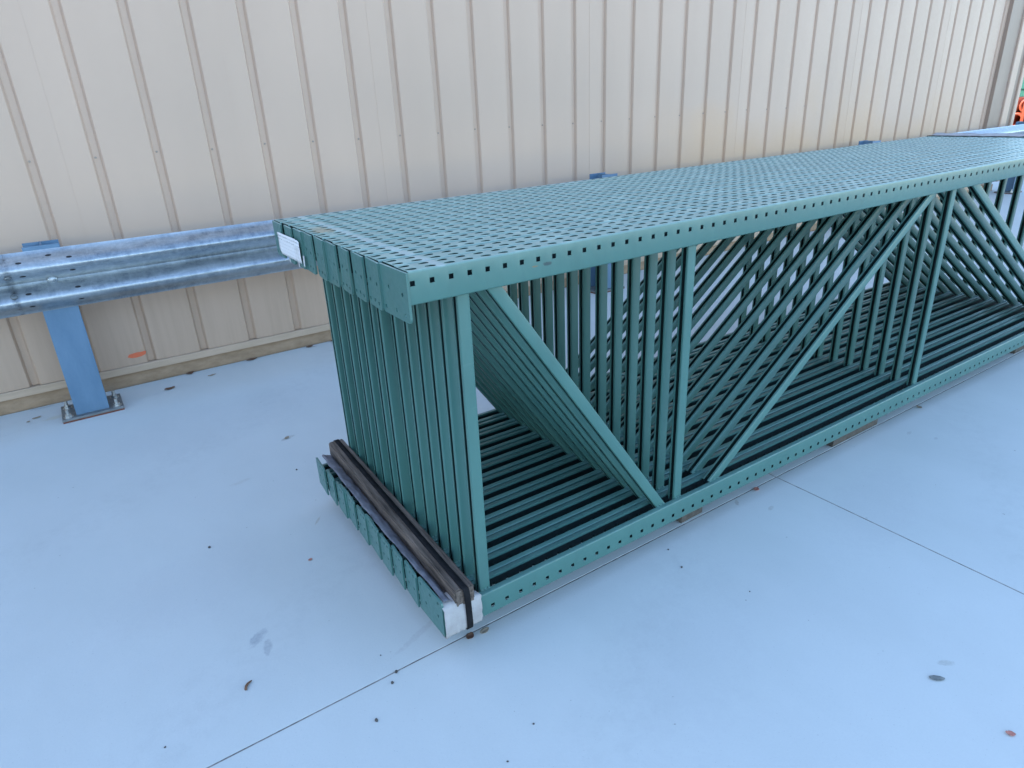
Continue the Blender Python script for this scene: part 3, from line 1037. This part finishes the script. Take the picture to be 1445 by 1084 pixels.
leaf(0.766, 3.080, 0.050, 0.018, 0.1, M_LEAF, 'dark leaf against the curb right beside the green stack')
leaf(-1.016, 2.929, 0.045, 0.010, 0.3, M_LEAF2, 'pale brown leaf left of the guardrail post plate')
leaf(-1.056, 2.895, 0.020, 0.008, 0.9, M_LEAF2, 'small tan leaf bit leftmost before the wall', 'leaf bit')
leaf(-0.99, 3.075, 0.11, 0.007, 0.02, M_WHITE, 'thin white plastic sliver along the curb at left', 'plastic sliver')
leaf(2.719, 0.040, 0.030, 0.012, 1.1, M_LEAF2, 'tan leaf on the concrete beneath the far part of the bottom rail')
leaf(0.040, 1.772, 0.030, 0.010, 0.7, M_LEAF2, 'pale leaf on the concrete between guardrail and timber end')
leaf(0.092, 0.050, 0.030, 0.012, 0.6, M_LEAF, 'dark brown leaf under the white paper corner')
leaf(0.140, 0.042, 0.034, 0.011, 0.2, M_LEAF2, 'tan wood scrap under the strap at the near corner', 'wood scrap')
# brown twig
bm = bmesh.new()
tw_ = [(-0.016, 0.000, 0.004), (-0.006, 0.003, 0.005), (0.004, 0.002, 0.005), (0.016, -0.004, 0.004)]
rows = []
for i, p in enumerate(tw_):
    rr = (0.0042, 0.0040, 0.0036, 0.0022)[i]
    rows.append([bm.verts.new((p[0], p[1] + rr * cos(a), p[2] + rr * sin(a))) for a in [2 * pi * q / 7 for q in range(7)]])
for a, b in zip(rows[:-1], rows[1:]):
    for q in range(7): bm.faces.new((a[q], a[(q + 1) % 7], b[(q + 1) % 7], b[q]))
bm.faces.new(rows[0]); bm.faces.new(rows[-1])
tag(link('twig', mesh_of('twig', bm, M_LEAF), None, (-0.52, 0.267, ZG), (0, 0, 0.95), smooth=True), 'short red brown twig on the concrete below the two grey stains', 'twig')
# pebbles
bm = bmesh.new()
bmesh.ops.create_icosphere(bm, subdivisions=2, radius=1)
for v in bm.verts: v.co *= 1 + 0.3 * noise.noise(v.co * 1.7)
peb = mesh_of('pebble', bm, M_PEBBLE)
spots = [(-0.152, 0.058, .0045, 'dark pebble sitting on the saw cut left of the paper corner'), (-0.266, -0.062, .0045, 'dark pebble on the concrete below the saw cut at lower centre'),
         (-0.178, 0.028, .0038, 'dark pebble just beside the saw cut at lower centre'), (0.849, -0.11, .0035, 'small dark pebble in front of the bottom rail'),
         (0.885, -0.013, .0028, 'tiny dark pebble closest to the bottom rail front'), (-0.473, 1.039, .0045, 'lone dark pebble on the concrete left of the timber'),
         (0.068, -0.319, .0025, 'tiny pebble at the lower middle edge of the concrete'), (-0.048, -0.369, .0025, 'tiny pebble lowest on the concrete near the picture edge'),
         (-0.163, 0.145, .002, 'tiny pebble above the saw cut left of the paper'), (0.933, -0.327, .0022, 'tiny pebble on the concrete right of the centre'),
         (-0.02, 1.42, .0035, 'tiny pebble on the concrete left of the tall struts'), (-0.75, 0.19, .0025, 'tiny pebble at the lower left of the concrete')]
for x, y, s, lab in spots:
    o = link('pebble', peb, None, (x, y, ZG + s * 0.6), (random.random(), random.random(), random.random() * 6), smooth=True)
    o.scale = (s * 1.25, s, s * 0.8)
    tag(o, lab, 'pebble', 'pebbles scattered on the concrete')

# ------------------------------------------------------------------ goods seen past the building corner
pal = empty('steel_table', (16.3, 4.2, ZG), 'dark blue steel bench with a white edge past the building corner', 'bench')
link('table_top', box_mesh('table_top', -0.4, 1.6, 0, 2.6, 0.46, 0.55, M_NAVY, 0.01), pal)
link('edge_strip', box_mesh('edge_strip', -0.43, -0.402, 0, 2.6, 0.50, 0.54, M_WHITE, 0.003), pal)
for x in (-0.3, 1.5):
    for y in (0.1, 2.5):
        link('leg', box_mesh('leg', x - 0.05, x + 0.05, y - 0.05, y + 0.05, 0, 0.459, M_NAVY, 0.005), pal)
ob = empty('pipe_bundle', (16.0, 4.25, ZG + 0.56), 'bundle of thick orange pipes lying past the building corner', 'pipes')
bm = bmesh.new()
n = 20
for r in (0.13, 0.085):
    pass
ring = []
for x in (0, 1.4):
    for r in (0.145, 0.095):
        ring.append([bm.verts.new((x, r * cos(2 * pi * q / n), r * sin(2 * pi * q / n))) for q in range(n)])
for a, b in ((0, 2), (0, 1), (1, 3), (2, 3)):
    for q in range(n): bm.faces.new((ring[a][q], ring[a][(q + 1) % n], ring[b][(q + 1) % n], ring[b][q]))
pipe = mesh_of('pipe', bm, M_ORANGE)
for r in range(2):
    for q in range(8 - r):
        link('pipe', pipe, ob, (0, 0.15 + 0.30 * q + 0.15 * r, 0.15 + 0.27 * r), smooth=True)
for y in (-0.05, 0.62, 1.3, 2.5):
    link('stake', box_mesh('stake', -0.06, -0.005, y - 0.03, y + 0.03, 0, 0.85, M_ORANGE, 0.004), ob)
tc = empty('storage_container', (19.0, 3.4, ZG), 'teal green steel container behind the orange pipes', 'container')
link('body', box_mesh('container_body', 0, 6, 0, 4.5, 0.1, 2.3, M_TEAL, 0.02), tc)
for z in (0.18, 1.25, 2.12):
    link('rail', box_mesh('container_rail', -0.045, -0.002, 0.0, 4.5, z, z + 0.09, M_TEAL, 0.006), tc)
for q in range(20):
    link('rib', box_mesh('container_rib', -0.03, -0.002, 0.12 + q * 0.225, 0.22 + q * 0.225, 0.272, 1.248, M_TEAL, 0.008), tc)
